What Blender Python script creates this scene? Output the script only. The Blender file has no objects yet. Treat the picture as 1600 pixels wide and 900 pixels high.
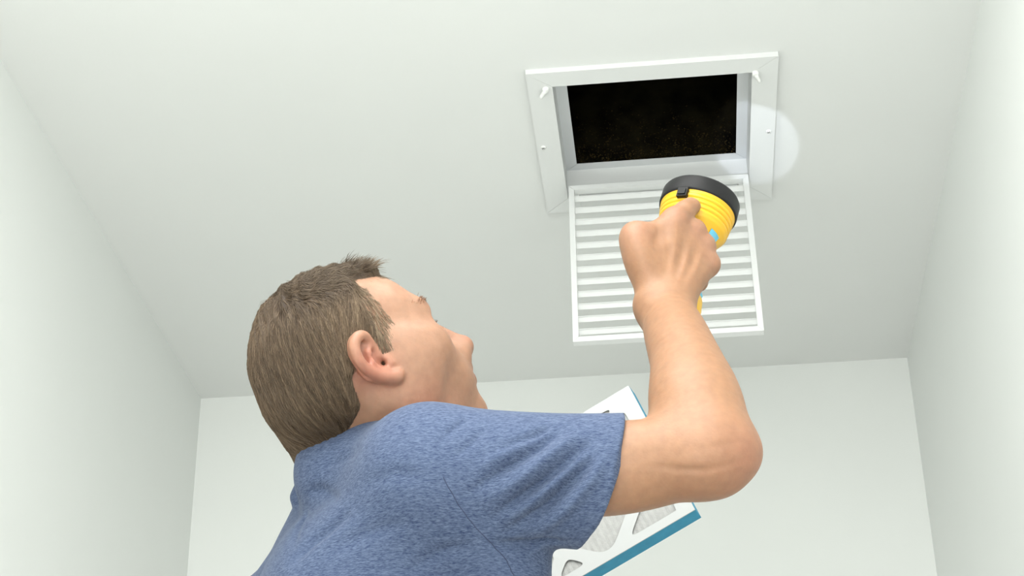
import bpy, bmesh, math, random
import numpy as np
from mathutils import Vector, Matrix

SC = bpy.context.scene
COL = SC.collection
rng = np.random.default_rng(7)
random.seed(7)

# ------------------------------------------------------------------ camera
CAM = np.array([0.0, 0.0, 0.77])
CR = np.array([0.99482, 0.10120, -0.01468])      # camera right
CU = np.array([0.06198, -0.48310, 0.87337])      # camera up
CD = np.array([-0.08130, 0.86969, 0.48683])      # camera look direction
FPX = 2770.5
cd = bpy.data.cameras.new('camera')
cam = bpy.data.objects.new('camera', cd)
COL.objects.link(cam)
cd.sensor_width = 36.0
cd.lens = FPX * 36.0 / 1600.0
cam.matrix_world = Matrix(((CR[0], CU[0], -CD[0], CAM[0]),
                           (CR[1], CU[1], -CD[1], CAM[1]),
                           (CR[2], CU[2], -CD[2], CAM[2]), (0, 0, 0, 1)))
SC.camera = cam

# ------------------------------------------------------------------ world, lights, exposure
SC.view_settings.view_transform = 'Standard'
SC.view_settings.look = 'None'
SC.view_settings.exposure = 0.74
SC.view_settings.gamma = 1.0
w = bpy.data.worlds.new('world')
SC.world = w
w.use_nodes = True
w.node_tree.nodes['Background'].inputs[0].default_value = (1.0, 1.0, 1.0, 1)
w.node_tree.nodes['Background'].inputs[1].default_value = 0.3


def area(name, loc, target, size, energy, color, size_y=None):
    l = bpy.data.lights.new(name, 'AREA')
    l.energy = energy
    l.size = size
    l.color = color
    if size_y:
        l.shape = 'RECTANGLE'
        l.size_y = size_y
    o = bpy.data.objects.new(name, l)
    COL.objects.link(o)
    o.location = loc
    o.rotation_euler = (Vector(target) - Vector(loc)).to_track_quat('-Z', 'Y').to_euler()
    return o


area('fill_light', (-0.2, -1.9, 1.0), (-0.2, 3.0, 2.0), 1.4, 26, (1.0, 1.0, 0.98), 1.4)  # added soft fill from behind the camera; the front wall has no window
area('ceiling_light', (-0.24, 0.1, 2.42), (-0.24, 0.1, 0.0), 0.9, 37, (1.0, 1.0, 0.98), 2.7)


def at(px, py, depth):
    """A point in the room seen at a pixel of the 1600x900 photograph, at a depth along the look direction."""
    return CAM + depth * (CD + CR * (px - 800.0) / FPX - CU * (py - 450.0) / FPX)


def nrm(v):
    v = np.asarray(v, float)
    return v / np.linalg.norm(v)


# ------------------------------------------------------------------ helpers
def tag(o, label=None, cat=None, kind=None, group=None):
    if label: o['label'] = label
    if cat: o['category'] = cat
    if kind: o['kind'] = kind
    if group: o['group'] = group
    return o


def empty(name, loc, label=None, cat=None):
    o = bpy.data.objects.new(name, None)
    COL.objects.link(o)
    o.location = loc
    o.empty_display_size = 0.05
    tag(o, label, cat)
    return o


def link(name, me, mat=None, parent=None, smooth=False):
    o = bpy.data.objects.new(name, me)
    COL.objects.link(o)
    if mat: me.materials.append(mat)
    if parent is not None:
        o.parent = parent
        o.matrix_parent_inverse = parent_world(parent).inverted()
    if smooth:
        me.polygons.foreach_set('use_smooth', [True] * len(me.polygons))
    return o


def parent_world(p):
    m = p.matrix_basis.copy()
    if p.parent is not None:
        m = parent_world(p.parent) @ p.matrix_parent_inverse @ m
    return m


def obj(name, bm, mat=None, parent=None, smooth=False, bevel=0.0):
    me = bpy.data.meshes.new(name)
    if bevel:
        bmesh.ops.bevel(bm, geom=[e for e in bm.edges if e.calc_face_angle(0) > 0.5], offset=bevel, segments=2,
                        affect='EDGES', profile=0.6)
    bmesh.ops.recalc_face_normals(bm, faces=bm.faces)
    bm.to_mesh(me)
    bm.free()
    return link(name, me, mat, parent, smooth)


def box(bm, lo, hi, M=None):
    vs = []
    for z in (lo[2], hi[2]):
        for y in (lo[1], hi[1]):
            for x in (lo[0], hi[0]):
                v = Vector((x, y, z))
                vs.append(bm.verts.new(M @ v if M is not None else v))
    for f in ((0, 1, 3, 2), (4, 6, 7, 5), (0, 4, 5, 1), (2, 3, 7, 6), (0, 2, 6, 4), (1, 5, 7, 3)):
        bm.faces.new([vs[i] for i in f])
    return bm


def prism(bm, pts, h0, h1, M=None):
    """extrude an xy outline from z=h0 to z=h1"""
    def T(p, z):
        v = Vector((p[0], p[1], z))
        return M @ v if M is not None else v
    a = [bm.verts.new(T(p, h0)) for p in pts]
    b = [bm.verts.new(T(p, h1)) for p in pts]
    bm.faces.new(a)
    bm.faces.new(b[::-1])
    n = len(pts)
    for i in range(n):
        bm.faces.new((a[i], a[(i + 1) % n], b[(i + 1) % n], b[i]))
    return bm


def lathe(bm, prof, M, seg=48, cap0=False, cap1=False, a0=0.0, a1=2 * math.pi):
    full = abs(a1 - a0 - 2 * math.pi) < 1e-6
    n = seg if full else seg + 1
    rings = []
    for (r, z) in prof:
        rings.append([bm.verts.new(M @ Vector((r * math.cos(a0 + (a1 - a0) * i / seg), r * math.sin(a0 + (a1 - a0) * i / seg), z)))
                      for i in range(n)])
    for k in range(len(rings) - 1):
        for i in range(seg):
            j = (i + 1) % n
            bm.faces.new((rings[k][i], rings[k][j], rings[k + 1][j], rings[k + 1][i]))
    if cap0: bm.faces.new(rings[0][::-1])
    if cap1: bm.faces.new(rings[-1])
    return bm


def mat(name, color, rough=0.5, metal=0.0, noise=0.0, scale=20.0, bump=0.0, bump_scale=200.0, sss=0.0, trans=0.0,
        emit=0.0, spec=0.5, stretch=None, color2=None, bump_dist=0.001):
    m = bpy.data.materials.new(name)
    m.use_nodes = True
    nt = m.node_tree
    p = nt.nodes['Principled BSDF']
    p.inputs['Base Color'].default_value = (*color, 1)
    p.inputs['Roughness'].default_value = rough
    p.inputs['Metallic'].default_value = metal
    p.inputs['Specular IOR Level'].default_value = spec
    if trans: p.inputs['Transmission Weight'].default_value = trans
    if emit:
        p.inputs['Emission Color'].default_value = (*color, 1)
        p.inputs['Emission Strength'].default_value = emit
    tc = nt.nodes.new('ShaderNodeTexCoord')
    src = tc.outputs['Object']
    if stretch:
        mp = nt.nodes.new('ShaderNodeMapping')
        mp.inputs['Scale'].default_value = stretch
        nt.links.new(src, mp.inputs['Vector'])
        src = mp.outputs['Vector']
    if noise or color2:
        n = nt.nodes.new('ShaderNodeTexNoise')
        n.inputs['Scale'].default_value = scale
        n.inputs['Detail'].default_value = 5
        nt.links.new(src, n.inputs['Vector'])
        r = nt.nodes.new('ShaderNodeValToRGB')
        c2 = color2 or tuple(c * (1 - noise) for c in color)
        r.color_ramp.elements[0].color = (*c2, 1)
        r.color_ramp.elements[1].color = (*color, 1)
        r.color_ramp.elements[0].position = 0.35
        r.color_ramp.elements[1].position = 0.65
        nt.links.new(n.outputs['Fac'], r.inputs['Fac'])
        nt.links.new(r.outputs['Color'], p.inputs['Base Color'])
    if bump:
        n2 = nt.nodes.new('ShaderNodeTexNoise')
        n2.inputs['Scale'].default_value = bump_scale
        n2.inputs['Detail'].default_value = 3
        nt.links.new(src, n2.inputs['Vector'])
        b = nt.nodes.new('ShaderNodeBump')
        b.inputs['Strength'].default_value = bump
        b.inputs['Distance'].default_value = bump_dist
        nt.links.new(n2.outputs['Fac'], b.inputs['Height'])
        nt.links.new(b.outputs['Normal'], p.inputs['Normal'])
    return m


M_WALL = mat('wall_paint', (0.832, 0.853, 0.833), 0.75, noise=0.012, scale=3, bump=0.08, bump_scale=350)
M_CEIL = mat('ceiling_paint', (0.80, 0.815, 0.80), 0.8, noise=0.015, scale=2.5, bump=0.08, bump_scale=300)
M_FLOOR = mat('floor_vinyl', (0.84, 0.83, 0.80), 0.5, noise=0.1, scale=6)
M_ENAMEL = mat('white_enamel', (0.77, 0.785, 0.775), 0.32, bump=0.02, bump_scale=120)
M_ENAMEL2 = mat('white_door_enamel', (0.75, 0.765, 0.757), 0.35)
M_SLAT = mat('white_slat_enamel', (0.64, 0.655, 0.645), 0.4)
M_ALU = mat('bare_lip_metal', (0.74, 0.76, 0.775), 0.4, metal=0.15)
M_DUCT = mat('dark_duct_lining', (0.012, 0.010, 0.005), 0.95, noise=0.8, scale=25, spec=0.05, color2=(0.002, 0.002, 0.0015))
M_DUST = mat('brown_dust', (0.05, 0.036, 0.013), 1.0, noise=0.9, scale=60, spec=0.0, color2=(0.006, 0.005, 0.002))
M_SCREW = mat('screw_paint', (0.86, 0.87, 0.85), 0.35)
M_SLOT = mat('screw_slot', (0.2, 0.2, 0.19), 0.6)

# ------------------------------------------------------------------ room shell
H = 2.44
XL, XR, YB, Y0 = -0.9973, 0.5130, 3.3876, -2.0
HX0, HX1, HY0, HY1 = -0.1520, 0.1768, 2.312, 2.661      # hole in the ceiling for the vent
bm = bmesh.new(); box(bm, (XL - .1, Y0, -.1), (XR + .1, YB + .1, 0))
tag(obj('floor', bm, M_FLOOR), kind='structure')
bm = bmesh.new()
box(bm, (XL - .1, Y0, H), (HX0, YB + .1, H + .02))
box(bm, (HX1, Y0, H), (XR + .1, YB + .1, H + .02))
box(bm, (HX0, Y0, H), (HX1, HY0, H + .02))
box(bm, (HX0, HY1, H), (HX1, YB + .1, H + .02))
tag(obj('ceiling', bm, M_CEIL), kind='structure')
bm = bmesh.new(); box(bm, (XL - .1, Y0, 0), (XL, YB + .1, H)); tag(obj('wall_left', bm, M_WALL), kind='structure')
bm = bmesh.new(); box(bm, (XR, Y0, 0), (XR + .1, YB + .1, H)); tag(obj('wall_right', bm, M_WALL), kind='structure')
bm = bmesh.new(); box(bm, (XL, YB, 0), (XR, YB + .1, H)); tag(obj('wall_back', bm, M_WALL), kind='structure')

bm = bmesh.new(); box(bm, (XL, Y0 - .1, 0), (XR, Y0, H)); tag(obj('wall_front', bm, M_WALL), kind='structure')

# ------------------------------------------------------------------ ceiling vent
FX0, FX1, FY0, FY1 = -0.1864, 0.2121, 2.2795, 2.7019
IX0, IX1, IY0, IY1 = -0.1465, 0.1712, 2.3180, 2.6560
ZF = H - 0.009
vent = empty('ceiling_vent', (0.0125, 2.49, H), 'white metal return air vent in the ceiling with its louvred door hanging open', 'vent')
outer = [(FX0, FY0), (FX1, FY0), (FX1, FY1), (FX0, FY1)]
inner = [(IX0, IY0), (IX1, IY0), (IX1, IY1), (IX0, IY1)]
for i in range(4):
    j = (i + 1) % 4
    bm = bmesh.new()
    g = 0.00035
    quad = [Vector(outer[i]), Vector(outer[j]), Vector(inner[j]), Vector(inner[i])]
    cx = sum((q for q in quad), Vector((0, 0))) / 4
    quad = [q + (cx - q).normalized() * g for q in quad]
    prism(bm, quad, ZF, H + 0.0005)
    obj('frame_rail', bm, M_ENAMEL, vent, bevel=0.0012)
# recess lining (four thin vertical walls), one part each
ZR = H + 0.050
t = 0.0012
for lo, hi in (((IX0 - t, IY0 - t, ZF + .001), (IX0, IY1 + t, ZR)), ((IX1, IY0 - t, ZF + .001), (IX1 + t, IY1 + t, ZR)),
               ((IX0, IY0 - t, ZF + .001), (IX1, IY0, ZR)), ((IX0, IY1, ZF + .001), (IX1, IY1 + t, ZR))):
    bm = bmesh.new(); box(bm, lo, hi); obj('recess_wall', bm, M_ENAMEL2, vent)
# filter stop: flat mitred lips inside the recess
GX0, GX1, GY0, GY1 = -0.1275, 0.1530, 2.340, 2.6372
inn2 = [(GX0, GY0), (GX1, GY0), (GX1, GY1), (GX0, GY1)]
for i in range(4):
    j = (i + 1) % 4
    bm = bmesh.new()
    quad = [Vector(inner[i]), Vector(inner[j]), Vector(inn2[j]), Vector(inn2[i])]
    cx = sum((q for q in quad), Vector((0, 0))) / 4
    quad = [q + (cx - q).normalized() * 0.0005 for q in quad]
    prism(bm, quad, ZR - .0012, ZR)
    obj('filter_stop_lip', bm, M_ALU, vent)
# duct above
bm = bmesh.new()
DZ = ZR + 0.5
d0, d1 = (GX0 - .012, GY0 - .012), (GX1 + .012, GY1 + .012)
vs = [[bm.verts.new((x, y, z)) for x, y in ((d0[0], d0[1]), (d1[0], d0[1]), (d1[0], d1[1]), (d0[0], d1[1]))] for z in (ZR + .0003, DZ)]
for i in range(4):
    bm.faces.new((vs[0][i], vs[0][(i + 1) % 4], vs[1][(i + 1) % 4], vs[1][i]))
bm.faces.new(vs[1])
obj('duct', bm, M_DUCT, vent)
# crusted dust low on the far duct wall
bm = bmesh.new()
for k in range(1400):
    x = rng.uniform(GX0, GX1)
    z = ZR + 0.004 + 0.15 * rng.beta(0.9, 3.2)
    s = rng.uniform(.0006, .0019)
    M = Matrix.Translation((x, d1[1] - .0012, z)) @ Matrix.Rotation(rng.uniform(0, 3), 4, 'Y') @ Matrix.Diagonal((s, .0009, s * rng.uniform(.5, 1), 1))
    a = [bm.verts.new(M @ Vector(v)) for v in ((1, 0, 0), (0, 0, 1), (-1, 0, 0), (0, 0, -1), (0, -1, 0))]
    for i in range(4):
        bm.faces.new((a[i], a[(i + 1) % 4], a[4]))
tag(obj('dust', bm, M_DUST, vent), 'brown dust clinging to the far duct wall', kind='stuff')
# screws
for (x, y) in ((-0.1756, 2.4892), (0.2016, 2.4877)):
    bm = bmesh.new()
    lathe(bm, [(.0045, 0), (.0043, -.0012), (.0032, -.0022), (.0012, -.0026)], Matrix.Translation((x, y, ZF)), 20, cap1=True)
    s_ = obj('screw', bm, M_SCREW, vent, smooth=True)
    bm = bmesh.new()
    M = Matrix.Translation((x, y, ZF - .0026)) @ Matrix.Rotation(0.6, 4, 'Z')
    box(bm, (-.003, -.0005, -.0003), (.003, .0005, .0003), M)
    box(bm, (-.0005, -.003, -.0003), (.0005, .003, .0003), M)
    obj('slot', bm, M_SLOT, s_)


def sweep(bm, pts, r, seg=10, caps=True):
    pts = [Vector(p) for p in pts]
    rings = []
    for i, p in enumerate(pts):
        tdir = (pts[min(i + 1, len(pts) - 1)] - pts[max(i - 1, 0)]).normalized()
        ref = Vector((0, 0, 1)) if abs(tdir.z) < .9 else Vector((1, 0, 0))
        a = tdir.cross(ref).normalized(); b = tdir.cross(a)
        rr = r[i] if isinstance(r, (list, tuple)) else r
        rings.append([bm.verts.new(p + (a * math.cos(2 * math.pi * k / seg) + b * math.sin(2 * math.pi * k / seg)) * rr) for k in range(seg)])
    for k in range(len(rings) - 1):
        for i in range(seg):
            j = (i + 1) % seg
            bm.faces.new((rings[k][i], rings[k][j], rings[k + 1][j], rings[k + 1][i]))
    if caps:
        bm.faces.new(rings[0][::-1]); bm.faces.new(rings[-1])
    return bm


# two turn latches near the near corners
for (x, y, ang) in ((-0.1575, 2.3215, math.radians(125)), (0.1765, 2.3185, math.radians(65))):
    bm = bmesh.new()
    lathe(bm, [(.0055, 0), (.0055, -.004), (.0045, -.0055), (.002, -.006)], Matrix.Translation((x, y, ZF)), 20, cap1=True)
    hx, hy = math.cos(ang), math.sin(ang)
    sweep(bm, [(x, y, ZF - .0042), (x + hx * .006, y + hy * .006, ZF - .0045), (x + hx * .012, y + hy * .012, ZF - .0062), (x + hx * .016, y + hy * .016, ZF - .009)],
          [.0038, .0036, .0033, .0028], 12)
    obj('latch', bm, M_SCREW, vent, smooth=True)

# grille door, hanging from the far edge of the opening
DX0, DW, DL = -0.1412, 0.3089, 0.3222
DT, RW = 0.013, 0.0095
dm = Matrix.Translation((DX0, 2.5935, H - .0233)) @ Matrix.Rotation(-math.atan2(0.0326, 0.3205), 4, 'X')
# local: x right, z down the door is negative, y = thickness away from the camera


def T4(M, p): return M @ Vector(p)


bm = bmesh.new()
o_ = [(0, 0), (DW, 0), (DW, -DL), (0, -DL)]
i_ = [(RW, -RW), (DW - RW, -RW), (DW - RW, -DL + RW), (RW, -DL + RW)]
# rails as one welded frame with mitre grooves: four prisms in local xz
R_xz = Matrix(((1, 0, 0, 0), (0, 0, 1, 0), (0, 1, 0, 0), (0, 0, 0, 1)))
grille = None
for i in range(4):
    j = (i + 1) % 4
    quad = [Vector(o_[i]), Vector(o_[j]), Vector(i_[j]), Vector(i_[i])]
    cx = sum((q for q in quad), Vector((0, 0))) / 4
    quad = [q + (cx - q).normalized() * 0.0002 for q in quad]
    b2 = bmesh.new()
    prism(b2, quad, 0, DT, dm @ R_xz)
    if grille is None:
        grille = empty('grille_door', tuple(dm.translation))
        grille.parent = vent
        grille.matrix_parent_inverse = parent_world(vent).inverted()
    obj('door_rail', b2, M_ENAMEL2, grille, bevel=0.0012)
bm.free()
NS = 12
pitch = (DL - 2 * RW) / (NS + 0.15)
sl_me = None
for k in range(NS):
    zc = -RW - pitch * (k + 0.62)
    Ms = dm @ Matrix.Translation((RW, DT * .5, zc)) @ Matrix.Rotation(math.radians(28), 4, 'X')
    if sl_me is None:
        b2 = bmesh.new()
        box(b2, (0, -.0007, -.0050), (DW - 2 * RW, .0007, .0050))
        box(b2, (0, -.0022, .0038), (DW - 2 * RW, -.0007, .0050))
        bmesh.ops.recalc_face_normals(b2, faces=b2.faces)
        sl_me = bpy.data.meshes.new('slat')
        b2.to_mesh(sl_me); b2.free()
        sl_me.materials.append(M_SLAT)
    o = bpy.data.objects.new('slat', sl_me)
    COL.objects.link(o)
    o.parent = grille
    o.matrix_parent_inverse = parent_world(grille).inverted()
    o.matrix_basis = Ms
# hinge barrels between recess edge and the door top
bm = bmesh.new()
sweep(bm, [T4(dm, (DW * .04, DT + .002, -.006)), T4(dm, (DW * .96, DT + .002, -.006))], .0022, 10)
obj('hinge_rod', bm, M_ENAMEL2, vent, smooth=True)
for fx in (.03, .97):
    b2 = bmesh.new()
    p0 = T4(dm, (DW * fx, DT + .002, -.006))
    box(b2, (p0.x - .008, p0.y - .002, p0.z - .004), (p0.x + .008, IY1, p0.z + .012))
    obj('hinge_tab', b2, M_ENAMEL2, vent, bevel=.0006)

# ------------------------------------------------------------------ pleated air filter (held low in his other hand)
M_CARD = mat('white_card', (0.42, 0.431, 0.428), 0.6, noise=0.03, scale=8)
M_TEAL = mat('teal_card_edge', (0.028, 0.255, 0.41), 0.6, noise=0.12, scale=90)
M_MEDIA = mat('grey_filter_fleece', (0.36, 0.362, 0.352), 0.9, noise=0.10, scale=160, bump=0.5, bump_scale=500)
fT, fR = at(982, 602, 2.25), at(1086, 796, 2.12)
e2 = nrm(fR - fT)
FW = float(np.linalg.norm(fR - fT))
v1 = CD + CR * (881 - 800) / FPX - CU * (662.5 - 450) / FPX          # ray towards a point on the upper edge
dd = float(np.dot(fT - CAM, e2) / np.dot(v1, e2))
e1 = nrm(CAM + v1 * dd - fT)
e3 = np.cross(e1, e2); e3 = e3 if np.dot(e3, CD) > 0 else -e3        # into the filter, away from the camera
FL, FTH = FW * 1.25, 0.024
FM = Matrix(((e1[0], e2[0], e3[0], fT[0]), (e1[1], e2[1], e3[1], fT[1]), (e1[2], e2[2], e3[2], fT[2]), (0, 0, 0, 1)))
filt = empty('air_filter', tuple(fT), 'rectangular pleated air filter with white die-cut card face and teal edge behind his arm', 'filter')
# die-cut card face: border plus crossing diagonal straps with rounded holes, cut from a fine grid
PITCH, SW = FW * 0.49, FW * 0.036
N1, N2 = 210, 168
bm = bmesh.new()
uu = np.linspace(0, FL, N1 + 1); vv = np.linspace(0, FW, N2 + 1)
def hole_depth(a, b):
    """distance inside a hole (positive) or into the card (negative)"""
    d = min(a - .095 * FW, FL - .095 * FW - a, b - .072 * FW, FW * .945 - b)
    p1 = (a - b - .023 * FW) / PITCH; p2 = (a + b - 1.60 * FW) / (2 * PITCH)
    s1 = abs(p1 - round(p1)) * PITCH / math.sqrt(2) - SW
    s2 = abs(p2 - round(p2)) * 2 * PITCH / math.sqrt(2) - SW
    k = 0.0032                                       # rounded hole corners
    m = -k * math.log(sum(math.exp(-min(q, .05) / k) for q in (d, s1, s2)))
    return m + 0.0006
hd = np.array([[hole_depth(a, b) for b in vv] for a in uu])
EPS = 0.0012
# marching over the grid: keep quads outside the holes, moving rim vertices onto the outline
gx, gy = np.gradient(hd, uu, vv)
vmap = {}
def vert(i, j):
    k = (i, j)
    if k not in vmap:
        a, b = uu[i], vv[j]
        h = hd[i, j] - EPS
        if 0 < h < 0.0016 or (-0.0009 < h <= 0):
            g = math.hypot(gx[i, j], gy[i, j]) + 1e-6
            a -= gx[i, j] / g * h / g; b -= gy[i, j] / g * h / g
        vmap[k] = bm.verts.new(FM @ Vector((a, b, 0)))
    return vmap[k]
for i in range(N1):
    for j in range(N2):
        c = hd[i:i + 2, j:j + 2].mean()
        if c < EPS:
            bm.faces.new((vert(i, j), vert(i + 1, j), vert(i + 1, j + 1), vert(i, j + 1)))
r_ = bmesh.ops.extrude_face_region(bm, geom=list(bm.faces))
off = Vector(e3) * 0.0014
for g in r_['geom']:
    if isinstance(g, bmesh.types.BMVert): g.co += off
obj('card_face', bm, M_CARD, filt)
for name, lo, hi in (('card_edge', (0, FW - .0012, .0014), (FL, FW, FTH)), ('card_edge', (0, 0, .0014), (FL, .0012, FTH)),
                     ('card_edge', (0, .0012, .0014), (.0012, FW - .0012, FTH)), ('card_edge', (FL - .0012, .0012, .0014), (FL, FW - .0012, FTH))):
    b2 = bmesh.new(); box(b2, lo, hi, FM)
    tag(obj(name, b2, M_TEAL, filt), 'teal card edge')
# pleated fleece
b2 = bmesh.new()
npl = 34
prev = None
for k in range(npl * 2 + 1):
    a = .002 + (FL - .004) * k / (npl * 2)
    z = .0030 if k % 2 else .0035
    cur = [b2.verts.new(FM @ Vector((a, b, z))) for b in np.linspace(.0015, FW - .0015, 2)]
    if prev:
        b2.faces.new((prev[0], cur[0], cur[1], prev[1]))
    prev = cur
obj('pleated_fleece', b2, M_MEDIA, filt)

# ------------------------------------------------------------------ flashlight
M_YEL = mat('yellow_plastic', (0.66, 0.37, 0.008), 0.35, bump=0.03, bump_scale=300)
M_BLK = mat('black_plastic', (0.008, 0.008, 0.0085), 0.5, bump=0.05, bump_scale=400, spec=0.22)
M_BLUE = mat('blue_rubber', (0.11, 0.40, 0.56), 0.5)
M_CHROME = mat('chrome_reflector', (0.85, 0.85, 0.86), 0.12, metal=1.0)
M_LENS = mat('clear_lens', (1, 1, 1), 0.03, trans=1.0)
tail, headp = at(1041, 500, 1.870), at(1090, 332, 1.945)
fa = nrm(headp - tail)
xa = nrm(np.cross(np.cross(fa, -CD), fa))          # towards the viewer's side, across the axis
ya = np.cross(fa, xa)
LM = Matrix(((xa[0], ya[0], fa[0], tail[0]), (xa[1], ya[1], fa[1], tail[1]), (xa[2], ya[2], fa[2], tail[2]), (0, 0, 0, 1)))
L = float(np.linalg.norm(headp - tail))             # tail centre to the middle of the flared head
torch = empty('flashlight', tuple(tail), 'yellow plastic flashlight with a black bezel held in his raised hand', 'flashlight')
bm = bmesh.new()
prof = [(.022, -.004), (.027, -.002), (.0325, .003), (.0335, .018), (.0320, .030), (.0255, .044), (.0220, .054), (.0220, .086), (.0250, .098), (.0315, .112), (.0355, L - .0290), (.0372, L - .0262)]
z = L - .0255
for k in range(4):                                   # four moulded ribs on the flare
    r0 = .0378 + .0008 * k
    prof += [(r0 - .0006, z), (r0 + .0006, z + .0012), (r0 + .0009, z + .0032), (r0 + .0003, z + .0046), (r0 - .0006, z + .0054)]
    z += .0056
prof += [(.0415, L - .0015), (.0418, L)]
lathe(bm, prof, LM, 64, cap0=True)
body_t = obj('casing', bm, M_YEL, torch, smooth=True)
bm = bmesh.new()
lathe(bm, [(.0405, L - .001), (.0432, L - .0002), (.0436, L + .002), (.0434, L + .0165), (.0424, L + .0185), (.0395, L + .0185), (.0385, L + .016), (.038, L + .008)], LM, 64)
obj('bezel', bm, M_BLK, torch, smooth=True)
bm = bmesh.new()
lathe(bm, [(.006, L - .02), (.015, L - .015), (.026, L - .004), (.034, L + .007), (.0385, L + .014)], LM, 48)
obj('reflector', bm, M_CHROME, torch, smooth=True)
bm = bmesh.new()
lathe(bm, [(.0385, L + .0150), (.0385, L + .0170), (.02, L + .0182), (.001, L + .0185)], LM, 48)
obj('lens', bm, M_LENS, torch, smooth=True)
# slide switch: sits on the viewer's side of the casing
sw_ang = math.atan2(float(np.dot(-CR, ya)) * .26, 0.97)
b2 = bmesh.new()
SM = LM @ Matrix.Rotation(math.radians(-36), 4, 'Z')
box(b2, (.0390, -.0058, L - .0120), (.0448, .0058, L - .0005), SM)
box(b2, (.0440, -.0042, L - .0100), (.0462, .0042, L - .0035), SM)
obj('switch', b2, M_BLK, torch, bevel=.0014)
# blue rubber grip pads along both flanks
YS = 1 if float(ya @ CR) > 0 else -1
for a0 in (-1.3 * YS, 0.82 * YS):
    b2 = bmesh.new()
    lathe(b2, [(.0316, .031), (.0322, .034), (.0266, .045), (.0231, .054), (.0231, .086), (.0262, .098), (.0320, .1115), (.0300, .1125)], LM, 8, a0=a0 - .28, a1=a0 + .28)
    tag(obj('grip_pad', b2, M_BLUE, torch, smooth=True), 'blue rubber grip pad')
# its lamp
sl = bpy.data.lights.new('flashlight_bulb', 'SPOT')
sl.energy = 12
sl.color = (0.80, 0.86, 1.0)
sl.spot_size = math.radians(8.2)
sl.spot_blend = 0.25
sl.shadow_soft_size = 0.004
so = bpy.data.objects.new('flashlight_bulb', sl)
COL.objects.link(so)
lp = headp + fa * 0.024
so.location = lp
aim = np.array([0.180, 2.53, H])
so.rotation_euler = Vector(aim - lp).to_track_quat('-Z', 'Y').to_euler()

# ------------------------------------------------------------------ implicit-surface sculpting (smooth unions, meshed by surface nets)
def smin(a, b, k):
    if k <= 0: return np.minimum(a, b)
    h = np.clip(0.5 + 0.5 * (b - a) / k, 0, 1)
    return b + (a - b) * h - k * h * (1 - h)


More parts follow.
